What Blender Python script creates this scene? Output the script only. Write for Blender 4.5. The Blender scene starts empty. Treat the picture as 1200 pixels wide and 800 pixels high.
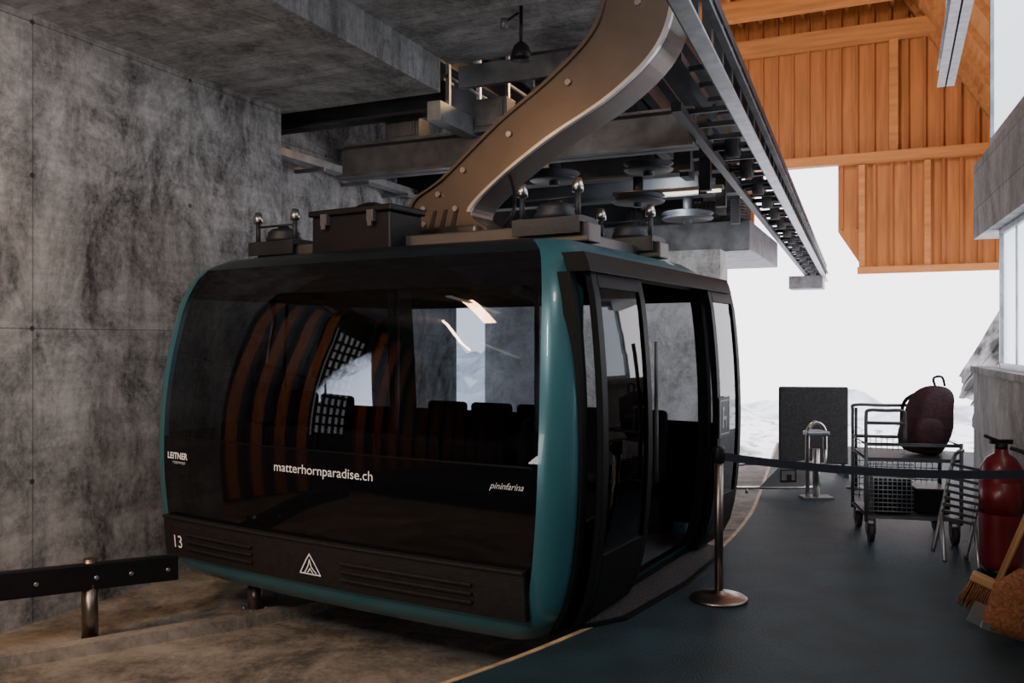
import bpy, math, random, bmesh
from mathutils import Vector, Matrix, noise
random.seed(4)
A=math.radians(24.2); CA,SA=math.cos(A),math.sin(A)
def cw(X,Z): return (X*CA-Z*SA, X*SA+Z*CA)
COL=bpy.context.scene.collection

# ------------------------------------------------------------ materials
def nodes(name):
    m=bpy.data.materials.new(name); m.use_nodes=True
    nt=m.node_tree; nt.nodes.clear()
    out=nt.nodes.new('ShaderNodeOutputMaterial'); return m,nt,out
def pmat(name,col,rough=.5,metal=0,var=.15,scale=6,bump=0,bscale=40,coat=0,stretch=None,emit=None,es=0,spec=.5):
    m,nt,out=nodes(name); N=nt.nodes; L=nt.links
    b=N.new('ShaderNodeBsdfPrincipled'); L.new(b.outputs[0],out.inputs[0])
    b.inputs['Roughness'].default_value=rough; b.inputs['Metallic'].default_value=metal
    b.inputs['Coat Weight'].default_value=coat; b.inputs['Specular IOR Level'].default_value=spec
    tc=N.new('ShaderNodeTexCoord'); mp=N.new('ShaderNodeMapping'); L.new(tc.outputs['Object'],mp.inputs[0])
    if stretch: mp.inputs['Scale'].default_value=stretch
    n=N.new('ShaderNodeTexNoise'); n.inputs['Scale'].default_value=scale; n.inputs['Detail'].default_value=6; L.new(mp.outputs[0],n.inputs[0])
    r=N.new('ShaderNodeValToRGB'); L.new(n.outputs[0],r.inputs[0])
    r.color_ramp.elements[0].position=.3; r.color_ramp.elements[1].position=.7
    r.color_ramp.elements[0].color=[c*(1-var) for c in col[:3]]+[1]
    r.color_ramp.elements[1].color=[min(1,c*(1+var)) for c in col[:3]]+[1]
    L.new(r.outputs[0],b.inputs['Base Color'])
    if bump:
        n2=N.new('ShaderNodeTexNoise'); n2.inputs['Scale'].default_value=bscale; n2.inputs['Detail'].default_value=4; L.new(mp.outputs[0],n2.inputs[0])
        bp=N.new('ShaderNodeBump'); bp.inputs['Strength'].default_value=bump; bp.inputs['Distance'].default_value=.02
        L.new(n2.outputs[0],bp.inputs['Height']); L.new(bp.outputs[0],b.inputs['Normal'])
    if emit:
        b.inputs['Emission Color'].default_value=list(emit)+[1]; b.inputs['Emission Strength'].default_value=es
    return m
def concrete(name,lo,hi,joint=None,planks=None,tint=(1,1,1),holes=False):
    m,nt,out=nodes(name); N=nt.nodes; L=nt.links
    b=N.new('ShaderNodeBsdfPrincipled'); L.new(b.outputs[0],out.inputs[0]); b.inputs['Roughness'].default_value=.8
    b.inputs['Specular IOR Level'].default_value=.3
    tc=N.new('ShaderNodeTexCoord')
    def nz(s,d,st=None,rough=.6,dist=0):
        n=N.new('ShaderNodeTexNoise'); n.inputs['Scale'].default_value=s; n.inputs['Detail'].default_value=d; n.inputs['Roughness'].default_value=rough; n.inputs['Distortion'].default_value=dist
        if st:
            mp=N.new('ShaderNodeMapping'); mp.inputs['Scale'].default_value=st; L.new(tc.outputs['Object'],mp.inputs[0]); L.new(mp.outputs[0],n.inputs[0])
        else: L.new(tc.outputs['Object'],n.inputs[0])
        return n.outputs[0]
    def mix(a,bb,op,f=None):
        x=N.new('ShaderNodeMath'); x.operation=op; L.new(a,x.inputs[0])
        if isinstance(bb,(int,float)): x.inputs[1].default_value=bb
        else: L.new(bb,x.inputs[1])
        return x.outputs[0]
    big=nz(.9,10,None,.74,1.0); mid=nz(2.6,10,(1.4,1.4,.7),.75,.6); fine=nz(24,8,None,.8)
    s=mix(mix(mix(big,.46,'MULTIPLY'),mix(mid,.34,'MULTIPLY'),'ADD'),mix(fine,.20,'MULTIPLY'),'ADD')
    r=N.new('ShaderNodeValToRGB'); L.new(s,r.inputs[0])
    r.color_ramp.elements[0].position=.425; r.color_ramp.elements[1].position=.58
    r.color_ramp.elements[0].color=[lo*t for t in tint]+[1]; r.color_ramp.elements[1].color=[hi*t for t in tint]+[1]
    e=r.color_ramp.elements.new(.5); md=lo*.5+hi*.5; e.color=[md*t for t in tint]+[1]
    col=r.outputs[0]
    if joint or planks:
        sp=N.new('ShaderNodeSeparateXYZ'); L.new(tc.outputs['Object'],sp.inputs[0])
    def mult(cc,vv,fac):
        mx=N.new('ShaderNodeMix'); mx.data_type='RGBA'; mx.blend_type='MULTIPLY'; mx.inputs[0].default_value=fac
        L.new(cc,mx.inputs[6]); L.new(vv,mx.inputs[7]); return mx.outputs[2]
    def bricks(a,c,w,hh,mo,c2,mc,fac):
        cb=N.new('ShaderNodeCombineXYZ'); L.new(a,cb.inputs[0]); L.new(c,cb.inputs[1])
        br=N.new('ShaderNodeTexBrick'); br.offset=0; L.new(cb.outputs[0],br.inputs[0])
        br.inputs['Scale'].default_value=1; br.inputs['Brick Width'].default_value=w; br.inputs['Row Height'].default_value=hh
        br.inputs['Mortar Size'].default_value=mo; br.inputs['Mortar Smooth'].default_value=.4
        br.inputs['Color1'].default_value=(1,1,1,1); br.inputs['Color2'].default_value=(c2,c2,c2,1); br.inputs['Mortar'].default_value=(mc,mc,mc,1)
        return mult(col,br.outputs[0],fac)
    if joint:
        ax,w,hh,ou,ov=joint
        u=sp.outputs[{'x':0,'y':1}[ax]]; v=sp.outputs[2]
        col=bricks(mix(u,ou,'ADD'),mix(v,ov,'ADD'),w,hh,.006,.8,.45,.9)
        if holes:
            def cell(a,p,o):
                q=mix(mix(a,o,'ADD'),1/p,'MULTIPLY'); f_=N.new('ShaderNodeMath'); f_.operation='FRACT'; L.new(q,f_.inputs[0])
                q=mix(mix(f_.outputs[0],-.5,'ADD'),p,'MULTIPLY'); return mix(q,q,'MULTIPLY')
            d=mix(cell(u,1.45,1.05),cell(v,1.06,.96),'ADD')
            g=mix(d,.00035,'GREATER_THAN'); g=mix(mix(g,.75,'MULTIPLY'),.25,'ADD')
            col=mult(col,g,1)
            for st,sc,fc in(((.35,.35,7),2.0,.4),((2.5,2.5,.18),1.6,.5)):
                n=nz(sc,6,st,.6); rr=N.new('ShaderNodeValToRGB'); L.new(n,rr.inputs[0])
                rr.color_ramp.elements[0].position=.36; rr.color_ramp.elements[1].position=.56
                rr.color_ramp.elements[0].color=(.5,.5,.5,1); rr.color_ramp.elements[1].color=(1,1,1,1)
                col=mult(col,rr.outputs[0],fc)
    if planks:
        col=bricks(sp.outputs[{'x':1,'y':0}[planks]],sp.outputs[{'x':0,'y':1}[planks]],2.2,.13,.004,.68,.45,.8)
    L.new(col,b.inputs['Base Color'])
    bp=N.new('ShaderNodeBump'); bp.inputs['Strength'].default_value=.4; bp.inputs['Distance'].default_value=.01
    L.new(s,bp.inputs['Height']); L.new(bp.outputs[0],b.inputs['Normal'])
    return m
def glassmat(name,tint,refl=1.0,ior=1.5):
    m,nt,out=nodes(name); N=nt.nodes; L=nt.links
    t=N.new('ShaderNodeBsdfTransparent'); t.inputs[0].default_value=list(tint)+[1]
    g=N.new('ShaderNodeBsdfGlossy'); g.inputs['Roughness'].default_value=.015; g.inputs[0].default_value=(refl,refl,refl,1)
    f=N.new('ShaderNodeFresnel'); f.inputs[0].default_value=ior
    mx=N.new('ShaderNodeMixShader'); L.new(f.outputs[0],mx.inputs[0]); L.new(t.outputs[0],mx.inputs[1]); L.new(g.outputs[0],mx.inputs[2]); L.new(mx.outputs[0],out.inputs[0])
    return m
def wood(name,col,axis='z'):
    st={'z':(7,7,.5),'x':(.5,7,7),'y':(7,.5,7)}[axis]
    return pmat(name,col,.55,0,.22,1.6,.1,3,stretch=st,spec=.3)

M={}
M['conc_wall']=concrete('concrete_wall_cast',.07,.54,('y',2.9,2.12,1.77,.43),holes=True)
M['conc_ceil']=concrete('concrete_ceiling_boarded',.15,.54,None,'y')
M['conc']=concrete('concrete_plain',.14,.46)
M['conc_light']=concrete('concrete_light',.2,.52)
M['conc_slab']=concrete('concrete_slab_pale',.28,.68,('y',2.2,.36,0,0))
M['conc_pit']=concrete('concrete_floor_worn',.08,.32,None,None,(1,.92,.82))
M['rubber']=pmat('dark_teal_rubber_floor',(.007,.026,.035),.6,0,.5,3,.5,90,spec=.35)
M['edge']=pmat('worn_yellow_edge',(.42,.30,.17),.6,0,.4,8)
M['wood']=wood('orange_larch_vertical',(.44,.165,.048),'z')
M['wood_d']=wood('orange_larch_batten',(.31,.11,.032),'z')
M['woodx']=wood('orange_larch_horizontal',(.44,.18,.055),'x')
M['woody']=wood('orange_larch_lengthwise',(.36,.145,.045),'y')
M['steel_dark']=pmat('dark_painted_steel',(.028,.032,.038),.5,.4,.4,3,.1)
M['steel']=pmat('galvanised_steel',(.34,.36,.38),.42,.7,.25,7,.1)
M['steel_mid']=pmat('weathered_grey_steel',(.12,.125,.135),.5,.5,.45,4,.1)
M['chrome']=pmat('brushed_stainless',(.50,.48,.46),.28,1,.1,20)
M['brass']=pmat('warm_stainless_post',(.28,.235,.20),.35,1,.1,20)
M['bronze']=pmat('bronze_painted_steel',(.138,.112,.094),.36,.75,.14,3)
M['greybronze']=pmat('grey_bronze_steel',(.10,.094,.090),.45,.5,.2,5)
M['bronze_lit']=pmat('painted_lit_edge',(.50,.50,.50),.33,.8,.2,5)
M['slot_shade']=pmat('painted_slot_shade',(.03,.022,.018),.6,.4)
M['teal']=pmat('teal_gondola_paint',(.036,.145,.178),.32,.2,.1,2,coat=.3)
M['gloss']=pmat('black_gloss_panel',(.004,.004,.005),.05,0,.1,2,spec=.35)
M['roof']=pmat('black_roof_paint',(.008,.012,.016),.3,.1,.2,3,spec=.3)
M['black']=pmat('black_plastic',(.008,.008,.010),.42,0,.2,9,spec=.25)
M['matblack']=pmat('matt_black_door_paint',(.005,.006,.007),.5,0,.2,9,spec=.12)
M['blacktex']=pmat('black_textured_plastic',(.013,.012,.012),.6,0,.3,30,.3,120,spec=.3)
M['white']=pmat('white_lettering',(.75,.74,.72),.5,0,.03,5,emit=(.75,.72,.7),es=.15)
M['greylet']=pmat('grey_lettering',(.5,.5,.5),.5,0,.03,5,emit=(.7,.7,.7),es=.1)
M['sticker']=pmat('dark_grey_sticker',(.03,.033,.036),.5,0,.05,5)
M['pict']=pmat('grey_pictogram_print',(.35,.36,.37),.5,0,.05,5)
M['glass']=glassmat('tinted_window_glass',(.30,.335,.37),1.0,1.45)
M['glassr']=glassmat('light_window_glass',(.66,.70,.74),1.0,1.4)
M['glassd']=glassmat('door_window_glass',(.45,.49,.52),1.0,1.4)
M['seat']=pmat('charcoal_seat_fabric',(.012,.012,.015),.8,0,.2,30)
M['lining']=pmat('dark_grey_lining',(.03,.03,.035),.6,0,.2,6)
M['red']=pmat('red_enamel',(.15,.008,.014),.35,0,.15,4,coat=.3)
M['blackmat']=pmat('grey_mesh_mat',(.03,.03,.033),.9,0,.4,50,.3,150)
M['bag']=pmat('dark_nylon',(.014,.013,.016),.75,0,.4,14,.4,40)
M['bagred']=pmat('dark_maroon_nylon',(.045,.012,.018),.75,0,.4,14,.4,40)
M['snow']=pmat('snow_and_rock',(.62,.66,.74),.8,0,.45,.02)
M['broomwood']=wood('broom_handle_wood',(.42,.24,.11),'z')
M['straw']=pmat('straw_bristles',(.22,.085,.035),.8,0,.5,60)
M['alu']=pmat('aluminium',(.5,.5,.5),.4,.9,.15,8)
M['belt']=pmat('navy_belt_webbing',(.012,.018,.035),.7,0,.2,60)
M['lamp']=pmat('added_lamp_diffuser',(.9,.85,.75),.4,0,.02,5,emit=(1,.86,.65),es=2)
M['panel']=pmat('glowing_window_panel',(.8,.86,.92),.3,0,.04,2,emit=(.78,.88,1),es=2.2)  # pane emits light itself, standing in for daylight from outside
M['panel_dim']=pmat('dim_window_panel',(.5,.55,.6),.4,0,.04,2,emit=(.8,.85,1),es=1.2)
M['tread']=pmat('aluminium_tread_plate',(.07,.066,.066),.55,.5,.5,60,.8,80)
M['yellow']=pmat('yellow_paint',(.5,.3,.03),.5,0,.2,5)
M['rubbertyre']=pmat('tyre_rubber',(.02,.02,.022),.7,0,.2,9)
def rockmat(name,lo,hi,p0,p1):
    m=pmat(name,(.2,.21,.23),.9,0,.6,1.6,.8,5)
    for n in m.node_tree.nodes:
        if n.type=='VALTORGB':
            n.color_ramp.elements[0].color=(lo,lo*1.04,lo*1.1,1); n.color_ramp.elements[1].color=(hi,hi*1.02,hi*1.05,1)
            n.color_ramp.elements[0].position=p0; n.color_ramp.elements[1].position=p1
    return m
M['rock']=rockmat('rock_with_snow',.03,.34,.44,.66)
M['snowrock']=rockmat('snow_with_rock_patches',.25,.85,.36,.5)

# ------------------------------------------------------------ mesh builder
def props(o,label=None,cat=None,kind=None,group=None):
    if label: o['label']=label
    if cat: o['category']=cat
    if kind: o['kind']=kind
    if group: o['group']=group
class MB:
    def __init__(s): s.v=[];s.f=[];s.m=[];s.s=[]
    def add(s,vs,fs,mi=0,sm=False):
        b=len(s.v); s.v+= [tuple(v) for v in vs]
        for f in fs: s.f.append([b+i for i in f]); s.m.append(mi); s.s.append(sm)
        return s
    def box(s,c,d,mi=0,R=None):
        vs=[]
        for z in(-1,1):
            for y in(-1,1):
                for x in(-1,1):
                    p=Vector((x*d[0]/2,y*d[1]/2,z*d[2]/2))
                    if R: p=R@p
                    vs.append(p+Vector(c))
        return s.add(vs,[(0,2,3,1),(4,5,7,6),(0,1,5,4),(2,6,7,3),(0,4,6,2),(1,3,7,5)],mi)
    def b2(s,x0,x1,y0,y1,z0,z1,mi=0): return s.box(((x0+x1)/2,(y0+y1)/2,(z0+z1)/2),(abs(x1-x0),abs(y1-y0),abs(z1-z0)),mi)
    def frame(s,p0,p1):
        p0=Vector(p0);p1=Vector(p1);d=(p1-p0); l=d.length; d.normalize()
        up=Vector((0,0,1)) if abs(d.z)<.95 else Vector((0,1,0))
        x=d.cross(up).normalized(); z=x.cross(d).normalized()
        R=Matrix((x,d,z)).transposed(); return p0,p1,l,R
    def bar(s,p0,p1,w,h,mi=0):
        p0,p1,l,R=s.frame(p0,p1); return s.box((p0+p1)/2,(w,l,h),mi,R)
    def ibeam(s,p0,p1,w,h,t=.02,mi=0):
        p0,p1,l,R=s.frame(p0,p1); c=(p0+p1)/2
        s.box(c,(t,l,h),mi,R); s.box(c+R@Vector((0,0,h/2-t/2)),(w,l,t),mi,R); s.box(c-R@Vector((0,0,h/2-t/2)),(w,l,t),mi,R); return s
    def cyl(s,p0,p1,r,r2=None,seg=16,mi=0,caps=True):
        p0,p1,l,R=s.frame(p0,p1); r2=r if r2 is None else r2
        vs=[]
        for p,rr in((p0,r),(p1,r2)):
            for i in range(seg):
                a=2*math.pi*i/seg; vs.append(p+R@Vector((rr*math.cos(a),0,rr*math.sin(a))))
        s.add(vs,[(i,(i+1)%seg,seg+(i+1)%seg,seg+i) for i in range(seg)],mi,True)
        if caps:
            b=len(s.v)-2*seg; s.f.append([b+i for i in range(seg)][::-1]);s.m.append(mi);s.s.append(False)
            s.f.append([b+seg+i for i in range(seg)]);s.m.append(mi);s.s.append(False)
        return s
    def tube(s,pts,r,seg=10,mi=0,closed=False):
        pts=[Vector(p) for p in pts]; n=len(pts); vs=[]; prev=None
        for i,p in enumerate(pts):
            a=pts[(i-1)%n] if (closed or i>0) else p; b=pts[(i+1)%n] if (closed or i<n-1) else p
            d=(b-a).normalized()
            if prev is None:
                up=Vector((0,0,1)) if abs(d.z)<.9 else Vector((1,0,0)); x=d.cross(up).normalized()
            else: x=(prev-d*prev.dot(d)).normalized()
            prev=x; y=d.cross(x)
            for k in range(seg):
                t=2*math.pi*k/seg; vs.append(p+x*r*math.cos(t)+y*r*math.sin(t))
        fs=[]
        for i in range(n if closed else n-1):
            for k in range(seg):
                j=(i+1)%n; fs.append((i*seg+k,i*seg+(k+1)%seg,j*seg+(k+1)%seg,j*seg+k))
        if not closed: fs.append(tuple(range(seg))[::-1]); fs.append(tuple((n-1)*seg+k for k in range(seg)))
        return s.add(vs,fs,mi,True)
    def prism(s,poly,ax,a,b,mi=0,sm=False):
        def P(u,v,w): return {'y':(u,w,v),'x':(w,u,v),'z':(u,v,w)}[ax]
        n=len(poly); vs=[P(u,v,a) for u,v in poly]+[P(u,v,b) for u,v in poly]
        s.add(vs,[(i,(i+1)%n,n+(i+1)%n,n+i) for i in range(n)],mi,sm)
        bb=len(s.v)-2*n
        for rng in (range(n),range(n,2*n)): s.f.append([bb+i for i in rng]);s.m.append(mi);s.s.append(False)
        return s
    def lathe(s,prof,c=(0,0,0),seg=24,mi=0):
        vs=[];n=len(prof)
        for r,z in prof:
            for k in range(seg):
                t=2*math.pi*k/seg; vs.append((c[0]+r*math.cos(t),c[1]+r*math.sin(t),c[2]+z))
        fs=[(i*seg+k,i*seg+(k+1)%seg,(i+1)*seg+(k+1)%seg,(i+1)*seg+k) for i in range(n-1) for k in range(seg)]
        fs.append(tuple(range(seg))); fs.append(tuple((n-1)*seg+k for k in range(seg)))
        return s.add(vs,fs,mi,True)
    def path(s,pts,w,z0,z1,mi=0):
        n=len(pts); L=[];R=[]
        for i,p in enumerate(pts):
            a=Vector(pts[max(0,i-1)]);b=Vector(pts[min(n-1,i+1)]); d=(b-a).normalized(); q=Vector((-d.y,d.x))*w/2
            L.append((p[0]+q.x,p[1]+q.y));R.append((p[0]-q.x,p[1]-q.y))
        vs=[(x,y,z) for z in(z0,z1) for (x,y) in L+R]; m=2*n; fs=[]
        for i in range(n-1):
            fs+=[(i,i+1,n+i+1,n+i),(m+i,m+n+i,m+n+i+1,m+i+1),(i,m+i,m+i+1,i+1),(n+i,n+i+1,m+n+i+1,m+n+i)]
        fs+=[(0,n,m+n,m),(n-1,m+n-1,m+2*n-1,2*n-1)]
        return s.add(vs,fs,mi)
    def make(s,name,mats,parent=None,loc=(0,0,0),rot=(0,0,0),bevel=0,label=None,cat=None,kind=None,group=None,sub=0,solid=0,weld=False):
        me=bpy.data.meshes.new(name); me.from_pydata(s.v,[],s.f)
        if not isinstance(mats,(list,tuple)): mats=[mats]
        for m in mats: me.materials.append(M[m] if isinstance(m,str) else m)
        for p,mi,sm in zip(me.polygons,s.m,s.s): p.material_index=mi; p.use_smooth=sm
        bm=bmesh.new(); bm.from_mesh(me)
        if weld: bmesh.ops.remove_doubles(bm,verts=bm.verts,dist=1e-5)
        bmesh.ops.recalc_face_normals(bm,faces=bm.faces); bm.to_mesh(me); bm.free(); me.update()
        o=bpy.data.objects.new(name,me); COL.objects.link(o); o.location=loc; o.rotation_euler=rot
        if parent: o.parent=parent
        if bevel:
            b=o.modifiers.new('bevel','BEVEL'); b.width=bevel; b.segments=2; b.limit_method='ANGLE'; b.angle_limit=math.radians(40)
        if sub:
            b=o.modifiers.new('sub','SUBSURF'); b.levels=sub; b.render_levels=sub
        if solid:
            b=o.modifiers.new('sol','SOLIDIFY'); b.thickness=solid
        props(o,label,cat,kind,group); return o
def empty(name,loc,rot=(0,0,0),label=None,cat=None,group=None,parent=None):
    e=bpy.data.objects.new(name,None); COL.objects.link(e); e.location=loc; e.rotation_euler=rot; e.empty_display_size=.2
    if parent: e.parent=parent
    props(e,label,cat,None,group); return e
def crom(pts,n=8,closed=False):
    out=[];P=[Vector(p) for p in pts];N=len(P)
    for i in range(N-1):
        p0=P[max(0,i-1)];p1=P[i];p2=P[i+1];p3=P[min(N-1,i+2)]
        for k in range(n):
            t=k/n; out.append(.5*((2*p1)+(p2-p0)*t+(2*p0-5*p1+4*p2-p3)*t*t+(3*p1-p0-3*p2+p3)*t**3))
    out.append(P[-1]); return out

# ============================================================ SETTING
WX=-5.45
MB().b2(WX-.5,WX,3.72,6.65,-.6,3.86).make('wall_left','conc_wall',kind='structure',label='stained cast concrete wall with panel joints')
MB().b2(-6.8,-6.2,6.65,11.7,-.6,5.1).b2(-6.2,WX-.5,6.6,6.65,-.6,4.9).make('wall_left_rear','conc_wall',kind='structure',label='set-back cast concrete wall')
MB().b2(-6.2,-2.35,12.7,13.3,-.6,2.96).make('wall_rear','conc_light',kind='structure',label='pale concrete wall by the exit')
MB().prism([(-3.77,-5),(-3.77,6.8),(WX-.5,6.8),(WX-.5,4.0),(-7.6,4.0),(-7.6,-5)],'z',3.86,4.6).make('ceiling','conc_ceil',kind='structure',label='board-marked concrete ceiling slab')
MB().b2(-3.77,-1.95,-5,7.0,4.17,4.6).make('ceiling.001','conc_ceil',kind='structure',label='raised board-marked concrete ceiling slab')
MB().b2(-6.2,-2.15,7.0,16.6,4.95,5.15).make('ceiling.002','steel_dark',kind='structure',label='dark steel cover deck added above the machinery')  # added cover that keeps the space over the machinery dark
edge=[tuple(p) for p in crom([(-3.2,.3,0),(-2.5,2.3,0),(-1.93,3.5,0),(-1.60,4.4,0),(-1.36,5.4,0),(-1.24,6.6,0),(-1.22,7.8,0),(-1.3,9.2,0),(-1.7,14,0)],6)]
ep=[(p[0],p[1]) for p in edge]
poly=ep+[(1.9,14),(1.9,-5),(-7.6,-5),(-7.6,.3)]
MB().prism(poly,'z',-.6,0).make('floor','rubber',kind='structure',label='dark teal rubberised platform floor')
MB().path(ep,.03,-.05,.004).make('trim_1','edge',kind='structure',label='worn pale edge strip of the platform')
pp=[(p[0]-.02,p[1]) for p in ep]+[(-6.2,14),(-6.2,6.6),(-5.45,6.6),(-5.45,3.72),(-7.6,3.72),(-7.6,.3)]
MB().prism(pp,'z',-.7,-.35).make('floor.001','conc_pit',kind='structure',label='worn concrete track floor')
g=MB().b2(-7.7,-7.55,-5,3.9,-.6,3.86).b2(-7.55,WX-.5,3.9,4.0,-.6,3.86)
y=-4.8
while y<3.8:
    if not(.05<y<.95): g.b2(-7.55,-7.45,y,y+.19,-.3,3.8,1)
    y+=.42
x=-7.4
while x<-6.0: g.b2(x,x+.19,3.82,3.9,-.3,3.8,1); x+=.42
g.make('wall_left_front',['steel_dark','wood'],kind='structure',label='side wall lined with orange timber slats')
g=MB().b2(-7.54,-7.5,.25,.95,.9,3.5,1)
for k in range(6): g.b2(-7.5,-7.46,.24+k*.135,.28+k*.135,.9,3.5)
for k in range(12): g.b2(-7.5,-7.46,.25,.95,.9+k*.23,.96+k*.23)
g.make('window_3',['steel_dark','panel_dim'],kind='structure',label='tall window with a dark grid')
RR=math.radians(3.6)
MB().b2(0,.35,-4.6,0,0,1.30).b2(-.03,.4,-4.6,0,1.30,1.36).make('wall_right','conc_light',loc=(.7,9.5,0),rot=(0,0,RR),kind='structure',label='low concrete parapet wall')
MB().b2(0,1.6,-7.5,0,2.6,3.32).make('wall_right_upper','conc_slab',loc=(.7,9.5,0),rot=(0,0,RR),kind='structure',label='concrete balcony slab edge')
MB().b2(1.35,1.6,-5,4.9,0,4.2).make('wall_right_front','conc',kind='structure',label='concrete side wall')
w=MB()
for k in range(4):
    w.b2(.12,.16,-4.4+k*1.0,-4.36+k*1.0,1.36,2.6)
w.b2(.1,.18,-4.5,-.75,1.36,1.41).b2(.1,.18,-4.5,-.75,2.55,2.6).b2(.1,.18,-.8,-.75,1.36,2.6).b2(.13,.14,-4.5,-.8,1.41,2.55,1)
w.make('window_1',['steel','panel'],loc=(.7,9.5,0),rot=(0,0,RR),kind='structure',label='side window with a glowing pane')
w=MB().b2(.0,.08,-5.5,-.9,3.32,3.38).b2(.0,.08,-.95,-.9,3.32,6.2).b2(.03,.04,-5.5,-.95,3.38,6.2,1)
w.make('window_2',['steel','panel'],loc=(.7,9.5,0),rot=(0,0,RR),kind='structure',label='tall window with a glowing pane above the slab')
MB().b2(2.3,2.5,-5,20,3.3,6.2).make('wall_right_timber','wood',kind='structure',label='timber eave wall')
g=MB(); GY=20
def gz(x): return 8.9 if x<.17 else 8.9-(x-.17)*1.63
g.prism([(-7.5,5.55),(2.2,5.55),(2.2,gz(2.2)),(.17,8.9),(-7.5,8.9)],'y',GY,GY+.1)
x=-7.4
while x<2.1:
    g.b2(x,x+.06,GY-.12,GY,5.6,max(5.7,gz(x+.06)-.05),1); x+=.33
g.prism([(-1.15,5.56),(2.1,5.56),(2.1,3.15),(-.62,3.15),(-1.15,4.0)],'y',GY,GY+.1)
x=-1.1
while x<2.05:
    g.b2(x,x+.06,GY-.12,GY,(4.05 if x<-.6 else 3.2),5.5,1); x+=.33
g.make('wall_back',['wood','wood_d'],kind='structure',label='orange board-and-batten timber gable')
g=MB().b2(-7.5,2.4,GY-.35,GY-.1,5.42,5.62).b2(-.75,2.15,GY-.22,GY-.12,3.05,3.2).b2(-7.5,.9,GY-.5,GY-.1,8.0,8.3).b2(.55,.67,GY-.2,GY-.12,3.2,5.4).b2(-.72,-.60,GY-.2,GY-.12,3.2,5.4)
g.b2(-.12,.05,GY-.22,GY-.12,5.6,8.0)
g.make('trim_2','woodx',kind='structure',label='timber beams framing the gable')
g=MB()
g.bar((.17,GY-.2,8.95),(2.35,GY-.2,5.35),.22,.22); g.bar((.17,GY-1.6,8.95),(2.35,GY-1.6,5.35),.18,.22)
for yy in (17.2,15.8,14.4,13,11.6,10.2,8.8,7.4): g.bar((.17,yy,8.95),(2.35,yy,5.35),.12,.2)
for t in (.15,.4,.65,.9):
    g.b2(.17+2.18*t-.06,.17+2.18*t+.06,4,GY,8.95-3.6*t+.02,8.95-3.6*t+.16)
g.make('trim_3','woody',kind='structure',label='timber rafters of the steep roof')
g=MB()
for yy in (18.4,16.6,14.8,13,11.2,9.4): g.b2(-7.5,.3,yy-.1,yy+.1,8.35,8.75)
xx=-7.3
while xx<.2: g.b2(xx,xx+.08,4,GY,8.75,8.95); xx+=.45
g.make('trim_4','woodx',kind='structure',label='timber ceiling joists')
MB().prism([(-7.6,8.95),(.17,8.95),(2.5,5.15),(2.65,5.15),(.25,9.15),(-7.6,9.15)],'y',-5,GY+.4).make('ceiling.003','woody',kind='structure',label='boarded timber roof')
MB().b2(-7.8,-7.6,6.6,GY,4.9,9.2).make('wall_left_upper','wood',kind='structure',label='upper timber side wall')
g=MB().b2(-7.7,2.6,-5.2,-5,0,9)
x=-7.2
while x<1.6: g.b2(x,x+.16,-5.0,-4.9,.3,3.7,1); x+=.42
g.make('wall_front',['steel_dark','wood'],kind='structure',label='dark wall lined with timber slats')

# ============================================================ GONDOLA
GX,GYY=cw(-.415,6.59)
G=empty('gondola_cabin',(GX,GYY,0),(0,0,math.radians(-6.8)),'black and teal cable car cabin numbered 13 with open doors','cable car')
TB=[(-.07,1.43,1.33),(.0,1.52,1.42),(.1,1.59,1.45),(.3,1.65,1.47),(.6,1.69,1.485),(1.0,1.705,1.48),(1.4,1.695,1.44),(1.8,1.66,1.36),(2.0,1.62,1.29),(2.12,1.565,1.21),(2.2,1.45,1.08)]
def hh0(z,k):
    n=len(TB); z=max(TB[0][0],min(TB[-1][0],z))
    for i in range(n-1):
        if z<=TB[i+1][0]:
            z0,z1=TB[i][0],TB[i+1][0]; t=(z-z0)/(z1-z0); a,b=TB[i][k],TB[i+1][k]
            def tan(j):
                if j==0: return (TB[1][k]-TB[0][k])/(TB[1][0]-TB[0][0])
                if j==n-1: return (TB[-1][k]-TB[-2][k])/(TB[-1][0]-TB[-2][0])
                return (TB[j+1][k]-TB[j-1][k])/(TB[j+1][0]-TB[j-1][0])
            m0,m1=tan(i)*(z1-z0),tan(i+1)*(z1-z0)
            return (2*t**3-3*t*t+1)*a+(t**3-2*t*t+t)*m0+(-2*t**3+3*t*t)*b+(t**3-t*t)*m1
_c={}
def hh(z,k):
    key=(round(z,5),k)
    if key in _c: return _c[key]
    if .3<z<1.85:   # average to smooth curvature over the glass
        r=min(.22,z-.3+.02,1.87-z); v=sum(hh0(z+r*(i/6-1),k) for i in range(13))/13
    else: v=hh0(z,k)
    _c[key]=v; return v
hx=lambda z:hh(z,1); hy=lambda z:hh(z,2)
CR=.17; BOW=.05
def fy(x,z):
    w=hx(z)-CR; return -(hy(z)+BOW*max(0,1-(x/w)**2))
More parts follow.
